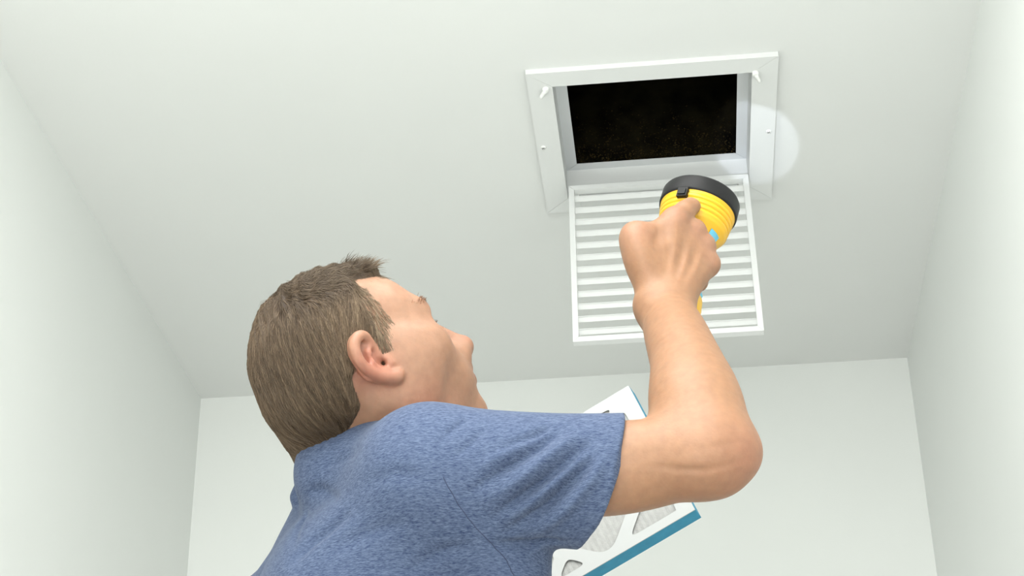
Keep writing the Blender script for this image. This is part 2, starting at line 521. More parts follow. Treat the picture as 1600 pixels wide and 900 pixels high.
class Sdf:
    def __init__(self): self.p = []

    def add(self, fn, lo, hi, op='u', k=0.0, m=0.04):
        self.p.append((fn, np.asarray(lo) - m - k, np.asarray(hi) + m + k, op, k))

    def cone(self, a, b, ra, rb, op='u', k=0.0, flat=None, fs=1.0):
        a = np.asarray(a, float); b = np.asarray(b, float); ba = b - a; L2 = max(ba @ ba, 1e-12)
        n = nrm(flat) if flat is not None else None

        def fn(P):
            q = P - a
            h = np.clip(q @ ba / L2, 0, 1)
            e = q - h[:, None] * ba
            if n is not None:
                c = e @ n
                e = e + np.outer(c * (1 / fs - 1), n)
                return (np.sqrt((e * e).sum(1)) - (ra + (rb - ra) * h)) * (fs if fs < 1 else 1)
            return np.sqrt((e * e).sum(1)) - (ra + (rb - ra) * h)
        r = max(ra, rb) * max(1, fs)
        self.add(fn, np.minimum(a, b) - r, np.maximum(a, b) + r, op, k)

    def chain(self, pts, rs, op='u', k=0.0, flat=None, fs=1.0):
        for i in range(len(pts) - 1):
            self.cone(pts[i], pts[i + 1], rs[i], rs[i + 1], op, k if i == 0 or op != 'u' else max(k, .004), flat, fs)

    def tube(self, pts, rs, k=0.0, n=5):
        """one smooth limb through several points: a spline of round cones joined without swelling"""
        A = np.array([[*p, r] for p, r in zip(pts, rs)]); A = np.concatenate([2 * A[:1] - A[1:2], A, 2 * A[-1:] - A[-2:-1]])
        o = []
        for i in range(1, len(A) - 2):
            for t in np.arange(n) / n:
                p0, p1, p2, p3 = A[i - 1:i + 3]
                o.append(.5 * (2 * p1 + (p2 - p0) * t + (2 * p0 - 5 * p1 + 4 * p2 - p3) * t ** 2 + (3 * p1 - p0 - 3 * p2 + p3) * t ** 3))
        o = np.array(o + [A[-2]])

        def fn(P):
            D = np.full(len(P), 9.0)
            for a, b in zip(o[:-1], o[1:]):
                ba = b[:3] - a[:3]
                q = P - a[:3]
                h = np.clip(q @ ba / (ba @ ba), 0, 1)
                e = q - h[:, None] * ba
                D = np.minimum(D, np.sqrt((e * e).sum(1)) - (a[3] + (b[3] - a[3]) * h))
            return D
        R = o[:, 3].max()
        self.add(fn, o[:, :3].min(0) - R, o[:, :3].max(0) + R, 'u', k)

    def ell(self, c, r, axes=None, op='u', k=0.0):
        c = np.asarray(c, float); r = np.asarray(r, float)
        A = np.eye(3)
        if axes is not None:                                  # orthonormalise, longest radius first
            o_ = np.argsort(-r); a0 = nrm(axes[o_[0]])
            a1 = np.asarray(axes[o_[1]], float); a1 = nrm(a1 - a0 * (a1 @ a0))
            A[o_[0]], A[o_[1]], A[o_[2]] = a0, a1, np.cross(a0, a1)

        def fn(P):
            q = (P - c) @ A.T
            k0 = np.sqrt(((q / r) ** 2).sum(1)); k1 = np.sqrt(((q / (r * r)) ** 2).sum(1)) + 1e-9
            return k0 * (k0 - 1) / k1
        R = r.max()
        self.add(fn, c - R, c + R, op, k)

    def fold(self, pts, w, amp, nv=None):
        """a soft crease (amp > 0) or ridge (amp < 0) along a polyline, fading out at both ends;
        with nv, width is measured across the cloth only"""
        pts = [np.asarray(p, float) for p in pts]
        if nv is not None:
            nv = nrm(nv)
            p0 = pts[0]
            dep = [float((p - p0) @ nv) for p in pts]
            pts = [p - nv * dd_ for p, dd_ in zip(pts, dep)]
        n = len(pts) - 1

        def fn(P):
            best = np.full(len(P), 1e3); tt = np.zeros(len(P))
            if nv is not None:
                c0 = (P - p0) @ nv
                P = P - np.outer(c0, nv)
            for i in range(n):
                a, b = pts[i], pts[i + 1]; ba = b - a
                q = P - a
                h = np.clip(q @ ba / (ba @ ba), 0, 1)
                e = q - h[:, None] * ba
                d = np.sqrt((e * e).sum(1))
                c = d < best
                best[c] = d[c]; tt[c] = (i + h[c]) / n
            g = 1.0
            if nv is not None:
                g = np.exp(-((c0 - np.interp(tt, np.linspace(0, 1, n + 1), dep)) / .020) ** 4)
            return g * amp * np.exp(-(best / w) ** 2) * np.clip(np.sin(math.pi * np.clip(tt, .02, .98)), 0, 1) ** .7
        A = np.array(pts)
        if nv is not None: A = np.concatenate([A + nv * (min(dep) - .03), A + nv * (max(dep) + .03)])
        self.add(fn, A.min(0) - 2.4 * w, A.max(0) + 2.4 * w, 'd', 0, 0.0)

    def half(self, o, n, op='s', k=0.0):
        """everything on the +n side of a plane"""
        o = np.asarray(o, float); n = nrm(n)
        self.add(lambda P: -((P - o) @ n), [-9] * 3, [9] * 3, op, k)

    def ev(self, P, lo, hi):
        D = np.full(len(P), 1.0)
        for fn, l, h, op, k in self.p:
            if np.any(l > hi) or np.any(h < lo): continue
            d = fn(P)
            if op == 'u': D = smin(D, d, k)
            elif op == 's': D = -smin(-D, d, k)
            elif op == 'd': D = D + d
        return D


CORN = np.array([(i, j, k) for i in (0, 1) for j in (0, 1) for k in (0, 1)])
CEDGE = [(a, b) for a in range(8) for b in range(a + 1, 8) if np.abs(CORN[a] - CORN[b]).sum() == 1]


def sculpt(sdf, lo, hi, vox, N=24, smooth=2):
    lo = np.asarray(lo, float); hi = np.asarray(hi, float)
    nb = np.ceil((hi - lo) / (vox * N)).astype(int)
    G = nb * N + 2
    keys, poss, quads = [], [], []
    rad = vox * N * math.sqrt(3) / 2 * 1.6 + 0.012
    g = np.arange(N + 1)
    base = np.stack(np.meshgrid(g, g, g, indexing='ij'), -1).reshape(-1, 3)
    for bi in range(nb[0]):
        for bj in range(nb[1]):
            for bk in range(nb[2]):
                off = np.array([bi, bj, bk]) * N
                l = lo + off * vox; h = l + vox * N
                c = ((l + h) / 2)[None]
                if abs(sdf.ev(c, l, h)[0]) > rad: continue
                D = sdf.ev(lo + (base + off) * vox, l, h).reshape(N + 1, N + 1, N + 1)
                ins = D < 0
                if ins.all() or not ins.any(): continue
                cnt = sum(ins[i:N + i, j:N + j, k:N + k].astype(np.int8) for i, j, k in CORN)
                ci = np.argwhere((cnt > 0) & (cnt < 8))
                V = np.stack([D[ci[:, 0] + o[0], ci[:, 1] + o[1], ci[:, 2] + o[2]] for o in CORN], 1)
                acc = np.zeros((len(ci), 3)); n = np.zeros(len(ci))
                for a, b in CEDGE:
                    m = (V[:, a] < 0) != (V[:, b] < 0)
                    tt = V[m, a] / (V[m, a] - V[m, b])
                    acc[m] += CORN[a] + tt[:, None] * (CORN[b] - CORN[a]); n[m] += 1
                gc = ci + off
                poss.append(lo + (gc + acc / n[:, None]) * vox)
                keys.append((gc[:, 0] * G[1] + gc[:, 1]) * G[2] + gc[:, 2])
                for ax in range(3):
                    s0 = ins[:N, :N, :N]
                    sl_ = [slice(0, N)] * 3; sl_[ax] = slice(1, N + 1)
                    s1 = ins[tuple(sl_)]
                    e = np.argwhere(s0 != s1)
                    if not len(e): continue
                    fl = s0[e[:, 0], e[:, 1], e[:, 2]]
                    e = e + off
                    u_, v_ = [(1, 2), (2, 0), (0, 1)][ax]
                    q = []
                    for du, dv in ((-1, -1), (0, -1), (0, 0), (-1, 0)):
                        cc = e.copy(); cc[:, u_] += du; cc[:, v_] += dv
                        q.append((cc[:, 0] * G[1] + cc[:, 1]) * G[2] + cc[:, 2])
                    q = np.stack(q, 1)
                    q[~fl] = q[~fl][:, ::-1]
                    quads.append(q)
    keys = np.concatenate(keys); poss = np.concatenate(poss); quads = np.concatenate(quads)
    o = np.argsort(keys); keys = keys[o]; poss = poss[o]
    idx = np.searchsorted(keys, quads)
    ok = (idx < len(keys)).all(1)
    idx = idx[ok]; ok = (keys[idx] == quads[ok]).all(1)
    F = idx[ok]
    V = poss
    E_ = np.concatenate([F[:, [0, 1]], F[:, [1, 2]], F[:, [2, 3]], F[:, [3, 0]]])
    for it in range(smooth):
        for lam in (0.5, -0.52):
            acc = np.zeros_like(V); n = np.zeros(len(V))
            for c in range(3):
                acc[:, c] = np.bincount(E_[:, 0], V[E_[:, 1], c], len(V)) + np.bincount(E_[:, 1], V[E_[:, 0], c], len(V))
            n = np.bincount(E_[:, 0], minlength=len(V)) + np.bincount(E_[:, 1], minlength=len(V))
            V = V + lam * (acc / np.maximum(n, 1)[:, None] - V)
    return V, F


def vnormals(V, F):
    n = np.cross(V[F[:, 2]] - V[F[:, 0]], V[F[:, 3]] - V[F[:, 1]])
    N_ = np.zeros_like(V)
    for i in range(4):
        for c in range(3):
            N_[:, c] += np.bincount(F[:, i], n[:, c], len(V))
    return N_ / (np.linalg.norm(N_, axis=1)[:, None] + 1e-12)


def mesh_np(name, V, F, m, parent, colors=None, smooth=True):
    me = bpy.data.meshes.new(name)
    k = F.shape[1]
    me.vertices.add(len(V)); me.vertices.foreach_set('co', V.astype(np.float32).ravel())
    me.loops.add(F.size); me.loops.foreach_set('vertex_index', F.astype(np.int32).ravel())
    me.polygons.add(len(F)); me.polygons.foreach_set('loop_start', np.arange(0, F.size, k, dtype=np.int32))
    me.polygons.foreach_set('loop_total', np.full(len(F), k, dtype=np.int32))
    me.polygons.foreach_set('use_smooth', np.full(len(F), smooth))
    me.update(calc_edges=True)
    if colors is not None:
        a = me.color_attributes.new('tint', 'FLOAT_COLOR', 'POINT')
        a.data.foreach_set('color', np.concatenate([colors, np.ones((len(V), 1))], 1).astype(np.float32).ravel())
    return link(name, me, m, parent)


# ------------------------------------------------------------------ the man: skeleton
FT = nrm([.84, .545, 0]); RT = np.array([FT[1], -FT[0], 0.0]); UP = np.array([0, 0, 1.0])     # torso forward / right / up
el_, yw_ = math.radians(27), math.radians(25)
eF = CR * math.cos(el_) + CU * math.sin(el_)
HF = nrm(eF * math.cos(yw_) + CD * math.sin(yw_))           # gaze
HS = nrm(-CD * math.cos(yw_) + eF * math.sin(yw_))          # his right
HU = np.cross(HS, HF)                                       # crown
HO = at(598, 565, 1.705) - HS * 0.071
def hd_(f, s, u): return HO + HF * f + HS * s + HU * u
HAX = (HF, HS, HU)
C7 = at(503, 715, 1.80)
SHR = at(672, 738, 1.665)
ELB = at(1118, 711, 1.615)
WRI = at(1040, 482, 1.824)
CHEST = np.array([-0.335, 1.665, 1.22])
SHL = CHEST - RT * 0.175 + UP * 0.160
NOTCH = C7 + FT * 0.105 - UP * 0.055

S = Sdf()
# head
K = .022
S.ell(hd_(-.008, 0, .041), (.076, .068, .062), HAX)
S.ell(hd_(-.034, 0, .018), (.047, .062, .056), HAX, k=.03)
S.ell(hd_(.040, 0, -.012), (.048, .060, .082), HAX, k=K)
for s_ in (-1, 1):
    S.cone(hd_(.004, s_ * .049, -.048), hd_(.074, s_ * .014, -.090), .017, .014, k=.03)
    S.ell(hd_(.052, s_ * .046, -.008), (.027, .018, .022), HAX, k=.03)
    S.ell(hd_(.020, s_ * .058, -.02), (.03, .014, .04), HAX, k=.02)
S.cone(hd_(.070, -.034, .029), hd_(.070, .034, .029), .0125, .0125, k=.016)
S.ell(hd_(.047, 0, .042), (.0240, .050, .032), HAX, k=.02)
for s_ in (-1, 1):
    S.ell(hd_(.094, s_ * .031, .009), (.016, .017, .0115), HAX, 's', .012)
    S.ell(hd_(.0690, s_ * .031, .0085), (.0128, .0135, .0125), HAX, k=.003)
    S.ell(hd_(.0835, s_ * .032, .0075), (.0075, .0105, .0036), HAX, 's', .002)
    S.cone(hd_(.0805, s_ * .020, .0135), hd_(.074, s_ * .044, .0125), .0022, .0022, k=.004)
S.cone(hd_(.079, 0, .021), hd_(.109, 0, -.021), .0065, .0090, k=.012)
S.ell(hd_(.1115, 0, -.0245), (.0105, .0105, .0098), HAX, k=.008)
for s_ in (-1, 1):
    S.ell(hd_(.1000, s_ * .0125, -.0270), (.0105, .0065, .0085), HAX, k=.006)
    S.ell(hd_(.1060, s_ * .0090, -.0345), (.0068, .0042, .0062), HAX, 's', .002)
    S.ell(hd_(.1035, s_ * .0170, -.0300), (.0042, .0050, .0026), HAX, 's', .001)
S.ell(hd_(.076, 0, -.046), (.0265, .041, .034), HAX, k=.025)
S.chain([hd_(.0895, -.021, -.0495), hd_(.1000, -.006, -.0455), hd_(.1000, .006, -.0455), hd_(.0895, .021, -.0495)], [.003, .0055, .0055, .003], k=.006)
S.chain([hd_(.0890, -.020, -.0530), hd_(.0980, -.006, -.0575), hd_(.0980, .006, -.0575), hd_(.0890, .020, -.0530)], [.003, .0060, .0060, .003], k=.006)
S.chain([hd_(.0925, -.024, -.0515), hd_(.1065, 0, -.0515), hd_(.0925, .024, -.0515)], [.0012, .0018, .0012], 's', .003)
S.ell(hd_(.083, 0, -.088), (.0175, .023, .0165), HAX, k=.014)
# ears: drawn on the plane of the ear
def earp(xz, yz, out=0.0, s_=1):
    rx, ry = (xz - 420) / 7.5, (yz - 480) / 7.5
    f = (rx * math.cos(el_) - ry * math.sin(el_)) / 1600.0 / 0.96
    u = (-rx * math.sin(el_) - ry * math.cos(el_)) / 1600.0
    s = .0715 + max(0.0, -f) * .36 + out
    return hd_(f, s_ * s, u)
for s_ in (1, -1):
    ep = lambda x, y, o=0.0: earp(x, y, o, s_)
    NE = np.cross(ep(100, 300) - ep(420, 480), ep(300, 200) - ep(420, 480))
    S.cone(ep(190, 350, -.002), ep(330, 500, -.003), .0165, .0150, k=.004, flat=NE, fs=.22)
    S.cone(ep(330, 500, -.003), ep(520, 610, -.001), .0150, .0075, k=.004, flat=NE, fs=.30)
    S.cone(ep(160, 330, -.006), ep(420, 480, -.010), .012, .016, k=.006, flat=NE, fs=.5)
    def spl(L_):
        A = np.array(L_, float); A = np.concatenate([A[:1], A, A[-1:]]); o_ = []
        for i_ in range(1, len(A) - 2):
            for t_ in (0, .25, .5, .75):
                p0, p1, p2, p3 = A[i_ - 1:i_ + 3]
                o_.append(.5 * (2 * p1 + (p2 - p0) * t_ + (2 * p0 - 5 * p1 + 4 * p2 - p3) * t_ ** 2 + (3 * p1 - p0 - 3 * p2 + p3) * t_ ** 3))
        return o_ + [A[-2]]
    hel = [(360, 385, -.004), (270, 300, .000), (215, 225, .003), (150, 200, .005), (85, 225, .006), (45, 290, .006), (38, 370, .006), (70, 460, .006), (140, 550, .005), (240, 615, .004), (350, 655, .003), (470, 668, .003), (560, 660, .002), (600, 630, .000)]
    hr = [.0022, .0026, .0030, .0034, .0036, .0036, .0035, .0034, .0034, .0036, .0042, .0052, .0056, .0048]
    hs = spl([(*a_, b_) for a_, b_ in zip(hel, hr)])
    S.chain([ep(*h_[:3]) for h_ in hs], [h_[3] for h_ in hs], k=.004)
    S.chain([ep(250, 300, .002), ep(215, 400, .004), ep(260, 510, .004), ep(350, 580, .003), ep(430, 570, .003)], [.0024, .0032, .0036, .0034, .0034], k=.004)      # antihelix
    S.chain([ep(110, 290, .004), ep(130, 400, .0055), ep(190, 500, .005)], [.0028, .003, .002], 's', .003)                                                   # scapha
    S.chain([ep(290, 400, .004), ep(310, 460, .005), ep(380, 500, .004), ep(430, 485, .002)], [.0034, .0042, .0044, .0034], 's', .003)                         # concha
    S.cone(ep(425, 485, .003), ep(470, 500, -.013), .0036, .0030, 's', .002)                                                                                  # canal
    S.cone(ep(470, 440, -.0005), ep(515, 500, .0008), .0036, .0036, k=.004)                                                                                    # tragus
# neck
S.chain([hd_(-.040, 0, .0), (hd_(-.03, 0, -.03) * .4 + C7 * .6) + FT * .026, C7 + FT * .052 - UP * .03], [.056, .056, .058], k=.03)
S.chain([hd_(.012, 0, -.058), NOTCH + FT * -.012 + UP * .02], [.046, .050], k=.03)
S.cone(hd_(-.005, .050, -.035), NOTCH + RT * .02, .013, .012, k=.02)
# trunk and shoulders
TR0 = len(S.p)
S.ell(CHEST + UP * .015 + FT * .012, (.140, .095, .24), (RT, FT, UP), k=.02)
S.ell(CHEST - UP * .24, (.145, .10, .18), (RT, FT, UP), k=.05)
for p in (SHR, SHL):
    S.cone(C7 + FT * .04 - UP * .05, p, .045, .045, k=.025)
# raised right arm
AM = SHR * .55 + ELB * .45
S.tube([SHR, AM - UP * .004, ELB], [.048, .0415, .0368], k=.03)
S.ell(SHR * .38 + ELB * .62 - UP * .014, (.075, .033, .034), (ELB - SHR, np.cross(UP, ELB - SHR), UP), k=.02)
TR1 = len(S.p)
S.ell(at(1106, 750, 1.612), (.024, .018, .013), (CR, CD, CU), k=.015)
S.ell(at(1092, 722, 1.605), (.028, .028, .027), k=.02)                      # epicondyles
S.ell(at(1149, 707, 1.612), (.0215, .020, .0195), k=.018)                    # point of the elbow
FA = [at(1098, 690, 1.635), at(1090, 640, 1.66), at(1082, 595, 1.695), at(1068, 555, 1.735), at(1055, 520, 1.782), WRI]
S.tube(FA, [.0405, .0400, .0372, .0342, .0316, .0262], k=.02)
S.ell(at(1116, 655, 1.645), (.020, .024, .05), (CR, CD, nrm(FA[2] - FA[0])), k=.03)
S.ell(at(1066, 640, 1.665), (.022, .026, .05), (CR, CD, nrm(FA[2] - FA[0])), k=.03)
S.cone(at(1020, 482, 1.820), at(1054, 480, 1.824), .0160, .0150, k=.02)
# right hand: back of the hand towards the viewer, fingers closed round the torch
hn = nrm(WRI - tail - fa * float((WRI - tail) @ fa))      # from the torch axis outwards, at the wrist
def axis(t): return tail + fa * t
def ring(t, ang, r):
    """a point beside the torch: ang 0 faces the viewer, positive turns to the right"""
    return axis(t) + (xa * math.cos(ang) + yA * math.sin(ang)) * r
yA = ya if float(ya @ CR) > 0 else -ya
tt_ = lambda P: float((P - tail) @ fa)
MCP = [at(1056, 341, 1.872), at(1084, 360, 1.880), at(1100, 384, 1.880), at(1107, 412, 1.872)]
WR4 = [at(1020, 470, 1.822), at(1036, 472, 1.822), at(1050, 472, 1.824), at(1058, 466, 1.828)]
for i in range(4):
    S.cone(WR4[i], MCP[i], .0150, [.0125, .0120, .0115, .0110][i], k=.014)
S.chain([MCP[0] - UP * .008, MCP[3] - UP * .005], [.0080, .0075], k=.010)
for i in range(4):
    S.ell(MCP[i] - CD * .0035 + CR * .0008, (.0108, .0106, .0106), k=.005)
    S.fold([WR4[i] * .35 + MCP[i] * .65 - CD * .012, MCP[i] - CD * .012], .0042, -.0011)
# fingers: proximal, middle, distal phalanges around the casing
CASR = .0220
fin = []
for i in range(4):
    t0 = tt_(MCP[i])
    r = [.0098, .0094, .0090, .0082][i]
    rr = CASR + r * .92
    if i == 0:
        pts = [MCP[0], at(1070, 329, 1.880), at(1079, 323, 1.888), at(1084, 322, 1.894)]
    else:
        pip = ring(t0 + [0, .004, .004, .006][i], [0, 1.95, 2.0, 2.1][i], rr - .001)
        pts = [MCP[i], pip, ring(t0 - .002, 2.75, rr), ring(t0 - .006, 3.45, rr)]
    fin.append(pts)
    S.chain(pts, [r * 1.08, r * 1.02, r * .92, r * .78], k=.005)
# thumb: along the left flank and round behind
tb = [at(1016, 448, 1.832), at(994, 372, 1.852)]
ttb = tt_(tb[1])
pts = [tb[0], tb[1], ring(ttb + .006, -1.45, CASR + .0125), ring(ttb + .016, -2.3, CASR + .0105)]
S.chain(pts, [.0145, .0125, .0115, .0092], k=.008)
S.ell(at(1000, 400, 1.842), (.0165, .020, .034), (CR, CD, nrm(tb[1] - tb[0])), k=.016)
S.cone(at(1000, 372, 1.850), at(1045, 352, 1.870), .0110, .0110, k=.012)      # web of the thumb
S.cone(at(1010, 410, 1.846), at(1050, 380, 1.864), .0125, .0125, k=.012)
# left arm: reaches forward to hold the filter by its lower edge
HL = fT + e1 * (FL * .97) + e2 * (FW * .90)                                  # where the left hand grips
ELL = SHL + FT * .06 - UP * .26 - RT * .05
WRL = HL + e1 * .040 + e2 * .075 + e3 * .03
S.chain([SHL, ELL], [.049, .037], k=.03)
S.chain([ELL, ELL * .6 + WRL * .4, WRL], [.039, .037, .025], k=.02)
PALM = HL + e1 * -.004 + e2 * .030 + e3 * .034
S.cone(WRL, PALM, .024, .030, k=.015, flat=e3, fs=.6)
for i in range(4):
    kx = HL + e1 * (.008 - .0195 * i) + e2 * .004 + e3 * .036
    S.chain([PALM + e1 * (.020 - .014 * i), kx, kx - e2 * .034 - e3 * .001, kx - e2 * .052 - e3 * .001], [.012, .0095, .0085, .0072], k=.006)
S.chain([PALM + e1 * .01 - e3 * .012, HL + e1 * .012 + e2 * .012 - e3 * .012, HL - e1 * .002 - e2 * .018 - e3 * .0105, HL - e1 * .006 - e2 * .036 - e3 * .0095], [.014, .0105, .0098, .008], k=.006)


def hits(sdf, pix):
    """where the lines of sight through some pixels first touch a surface"""
    pix = np.asarray(pix, float)
    Rr = CD[None] + np.outer((pix[:, 0] - 800) / FPX, CR) - np.outer((pix[:, 1] - 450) / FPX, CU)
    t = np.full(len(pix), 1.2)
    ln = np.linalg.norm(Rr, axis=1)
    for _ in range(90):
        d = sdf.ev(CAM + Rr * t[:, None], np.full(3, -9.), np.full(3, 9.))
        t = t + np.clip(d, -.05, .05) / ln * .8
    return CAM + Rr * t[:, None]


ARMC = [([(1010, 728), (1060, 733), (1110, 734), (1160, 718)], .0032, .0016), ([(1085, 703), (1120, 697), (1160, 690)], .0026, .0008),
        ([(1040, 350), (1046, 390), (1040, 430)], .0030, .0008), ([(1070, 368), (1066, 400), (1054, 440)], .0030, .0010), ([(1090, 388), (1082, 412), (1066, 446)], .0030, .0010),
        ([(1058, 345), (1056, 385), (1047, 430)], .0028, -.0009), ([(1082, 366), (1074, 400), (1060, 440)], .0028, -.0009), ([(1098, 394), (1088, 420), (1070, 448)], .0028, -.0008),
        ([(1030, 352), (1022, 380), (1012, 410)], .0040, .0004)]
hp = hits(S, sum([a[0] for a in ARMC], []))
i0 = 0
for pl, w_, a_ in ARMC:
    S.fold(hp[i0:i0 + len(pl)], w_, a_); i0 += len(pl)
blo = np.array([-.72, 1.30, .86]); bhi = np.array([.16, 2.28, 1.93])
BV, BF = sculpt(S, blo, bhi, .0020)
BN = vnormals(BV, BF)
loc = np.stack([(BV - HO) @ HF, (BV - HO) @ HS, (BV - HO) @ HU], 1)


def blob(col, c, r, target, amt):
    wgt = np.exp(-(((BV - c) / r) ** 2).sum(1)) * amt
    return col + (np.asarray(target) - col) * wgt[:, None]


tint = np.tile(np.array([.280, .154, .097]), (len(BV), 1))
onarm = np.clip((BV[:, 0] + .10) / .08, 0, 1)[:, None]
tint = tint * (1 - onarm) + np.array([.262, .137, .074]) * onarm
RED = (.28, .12, .082)
tint = blob(tint, earp(230, 520), .023, (.345, .115, .08), .75)
tint = blob(tint, earp(480, 660), .012, (.33, .13, .09), .5)
tint = blob(tint, hd_(.110, 0, -.016), .016, (.31, .145, .10), .55)
tint = blob(tint, hd_(.100, 0, -.0515), .011, (.235, .09, .07), .8)
for s_ in (-1, 1): tint = blob(tint, hd_(.092, s_ * .015, -.0515), .009, (.215, .08, .062), .8)
tint = blob(tint, hd_(.02, .06, -.06), .030, (.285, .115, .072), .65)
tint = blob(tint, at(1155, 715, 1.60), .030, RED, .6)
tint = blob(tint, at(1085, 760, 1.59), .040, (.24, .12, .072), .45)
for p in MCP: tint = blob(tint, p - CD * .01, .012, (.305, .152, .105), .5)
tint = blob(tint, at(995, 355, 1.84), .02, (.305, .152, .105), .4)


def vc_mat(name, rough, noise_amt, nscale, bump, bscale, sss=0.0, spec=0.4, bdist=.0006, bump2=0.0):
    m = mat(name, (.7, .4, .3), rough, bump=bump, bump_scale=bscale, spec=spec, bump_dist=bdist)
    nt = m.node_tree; p = nt.nodes['Principled BSDF']
    a = nt.nodes.new('ShaderNodeAttribute'); a.attribute_name = 'tint'
    n = nt.nodes.new('ShaderNodeTexNoise'); n.inputs['Scale'].default_value = nscale; n.inputs['Detail'].default_value = 6
    tc = nt.nodes.new('ShaderNodeTexCoord'); nt.links.new(tc.outputs['Object'], n.inputs['Vector'])
    mr = nt.nodes.new('ShaderNodeMapRange')
    mr.inputs['From Min'].default_value = .3; mr.inputs['From Max'].default_value = .7
    mr.inputs['To Min'].default_value = 1 - noise_amt; mr.inputs['To Max'].default_value = 1 + noise_amt
    nt.links.new(n.outputs['Fac'], mr.inputs['Value'])
    mx = nt.nodes.new('ShaderNodeVectorMath'); mx.operation = 'SCALE'
    nt.links.new(a.outputs['Color'], mx.inputs[0]); nt.links.new(mr.outputs['Result'], mx.inputs['Scale'])
    nt.links.new(mx.outputs['Vector'], p.inputs['Base Color'])
    if sss:
        p.inputs['Subsurface Weight'].default_value = sss
        p.inputs['Subsurface Radius'].default_value = (1.0, .35, .2)
        p.inputs['Subsurface Scale'].default_value = .006
    return m


M_SKIN = vc_mat('skin', .5, .09, 110, .25, 420, sss=.35, spec=.38)

person = empty('person', (CHEST[0], CHEST[1], 0), 'man with short brown hair in a heathered blue T-shirt looking up at the vent', 'person')
mesh_np('body', BV, BF, M_SKIN, person, tint)

# eyes
M_EYE = mat('eye_white', (.80, .78, .75), .2)
M_IRIS = mat('iris_blue', (.10, .17, .22), .2)
for s_ in (1, -1):
    c = hd_(.0690, s_ * .031, .0085)
    bm = bmesh.new()
    EM = Matrix(((*np.cross(HU, HF), c[0]), (0, 0, 0, 0), (0, 0, 0, 0), (0, 0, 0, 1)))
    q_ = np.stack([np.cross(HU, HF), HU, HF], 1)
    EM = Matrix([[*q_[0], c[0]], [*q_[1], c[1]], [*q_[2], c[2]], [0, 0, 0, 1]])
    lathe(bm, [(.0121 * math.sin(a), .0121 * math.cos(a)) for a in np.linspace(.001, math.pi - .001, 14)], EM, 20)
    eb = obj('eyeball', bm, M_EYE, person, smooth=True)
    bm = bmesh.new()
    lathe(bm, [(.0123 * math.sin(a), .0123 * math.cos(a)) for a in np.linspace(.001, .48, 6)], EM, 20)
    obj('iris', bm, M_IRIS, eb, smooth=True)

# ------------------------------------------------------------------ T-shirt
Sh = Sdf()
CH2 = CHEST + FT * .070
Sh.ell(CH2 + UP * .02, (.158, .172, .258), (RT, FT, UP))
Sh.ell(CHEST + FT * .03 - UP * .22, (.175, .135, .30), (RT, FT, UP), k=.06)
Sh.cone(SHR - UP * .012, CHEST + UP * .13 + RT * .075, .058, .080, k=.06)
CUF = at(936, 764, 1.645)
NKB = C7 + FT * .05 - UP * .050
Sh.chain([NKB, SHR - UP * .004], [.050, .057], k=.03)
COLLAR = at(558, 740, 1.760)
Sh.cone(COLLAR, COLLAR * .6 + NKB * .4 + FT * .008, .0620, .056, k=.015)
Sh.chain([COLLAR, SHR - UP * .004], [.050, .0570], k=.02)
Sh.chain([NKB, SHL], [.046, .056], k=.02)
SLD = nrm(CUF - SHR)
SLL = SHL * .35 + ELL * .65
Sh.chain([at(486, 742, 1.80), at(474, 777, 1.785)], [.011, .0135], k=.006)
Sh.chain([at(755, 835, 1.655), at(785, 885, 1.672), at(775, 960, 1.70)], [.038, .038, .06], k=.035)
LN = nrm(ELL - SHL)
CN = nrm(CR * .943 - CU * .333 + CD * .05)
TRK = Sdf(); TRK.p = S.p[TR0:TR1]


def seg_d(P, a, b):
    ba = b - a
    q = P - a
    return np.linalg.norm(q - np.clip(q @ ba / (ba @ ba), 0, 1)[:, None] * ba, axis=1)


def clipped(P, off):
    """the trunk and upper arms, a little larger, stopped at the sleeve hems"""
    d = TRK.ev(P, P.min(0), P.max(0)) - off
    d = np.maximum(d, np.where(seg_d(P, SHR * .3 + ELB * .7, ELB) < .10, (P - CUF) @ CN + .004, -1))
    return np.maximum(d, np.where(seg_d(P, SHL * .3 + ELL * .7, ELL) < .08, (P - SLL) @ LN + .004, -1))


Sh.add(lambda P: clipped(P, .006), [-.7, 1.3, .8], [.1, 2.1, 1.55], k=.006)
Sh.half(np.array([0, 0, .90]), (0, 0, -1), 's', .003)
for sh_, cu_, dn_, ax_, r0_, r1_ in ((SHR, CUF, CN, SLD, .0580, .0575), (SHL, SLL, LN, LN, .057, .055)):
    SL = Sdf()
    SL.cone(sh_, cu_ + ax_ * .05, r0_, r1_)
    SL.half(cu_, dn_, 's', .002)
    SL.cone(cu_ - ax_ * .004, cu_ + ax_ * .08, r1_ - .0105, r1_ - .0075, 's', .004)
    Sh.add(lambda P, SL=SL: SL.ev(P, P.min(0), P.max(0)), np.minimum(sh_, cu_) - .07, np.maximum(sh_, cu_) + .07, k=.025)


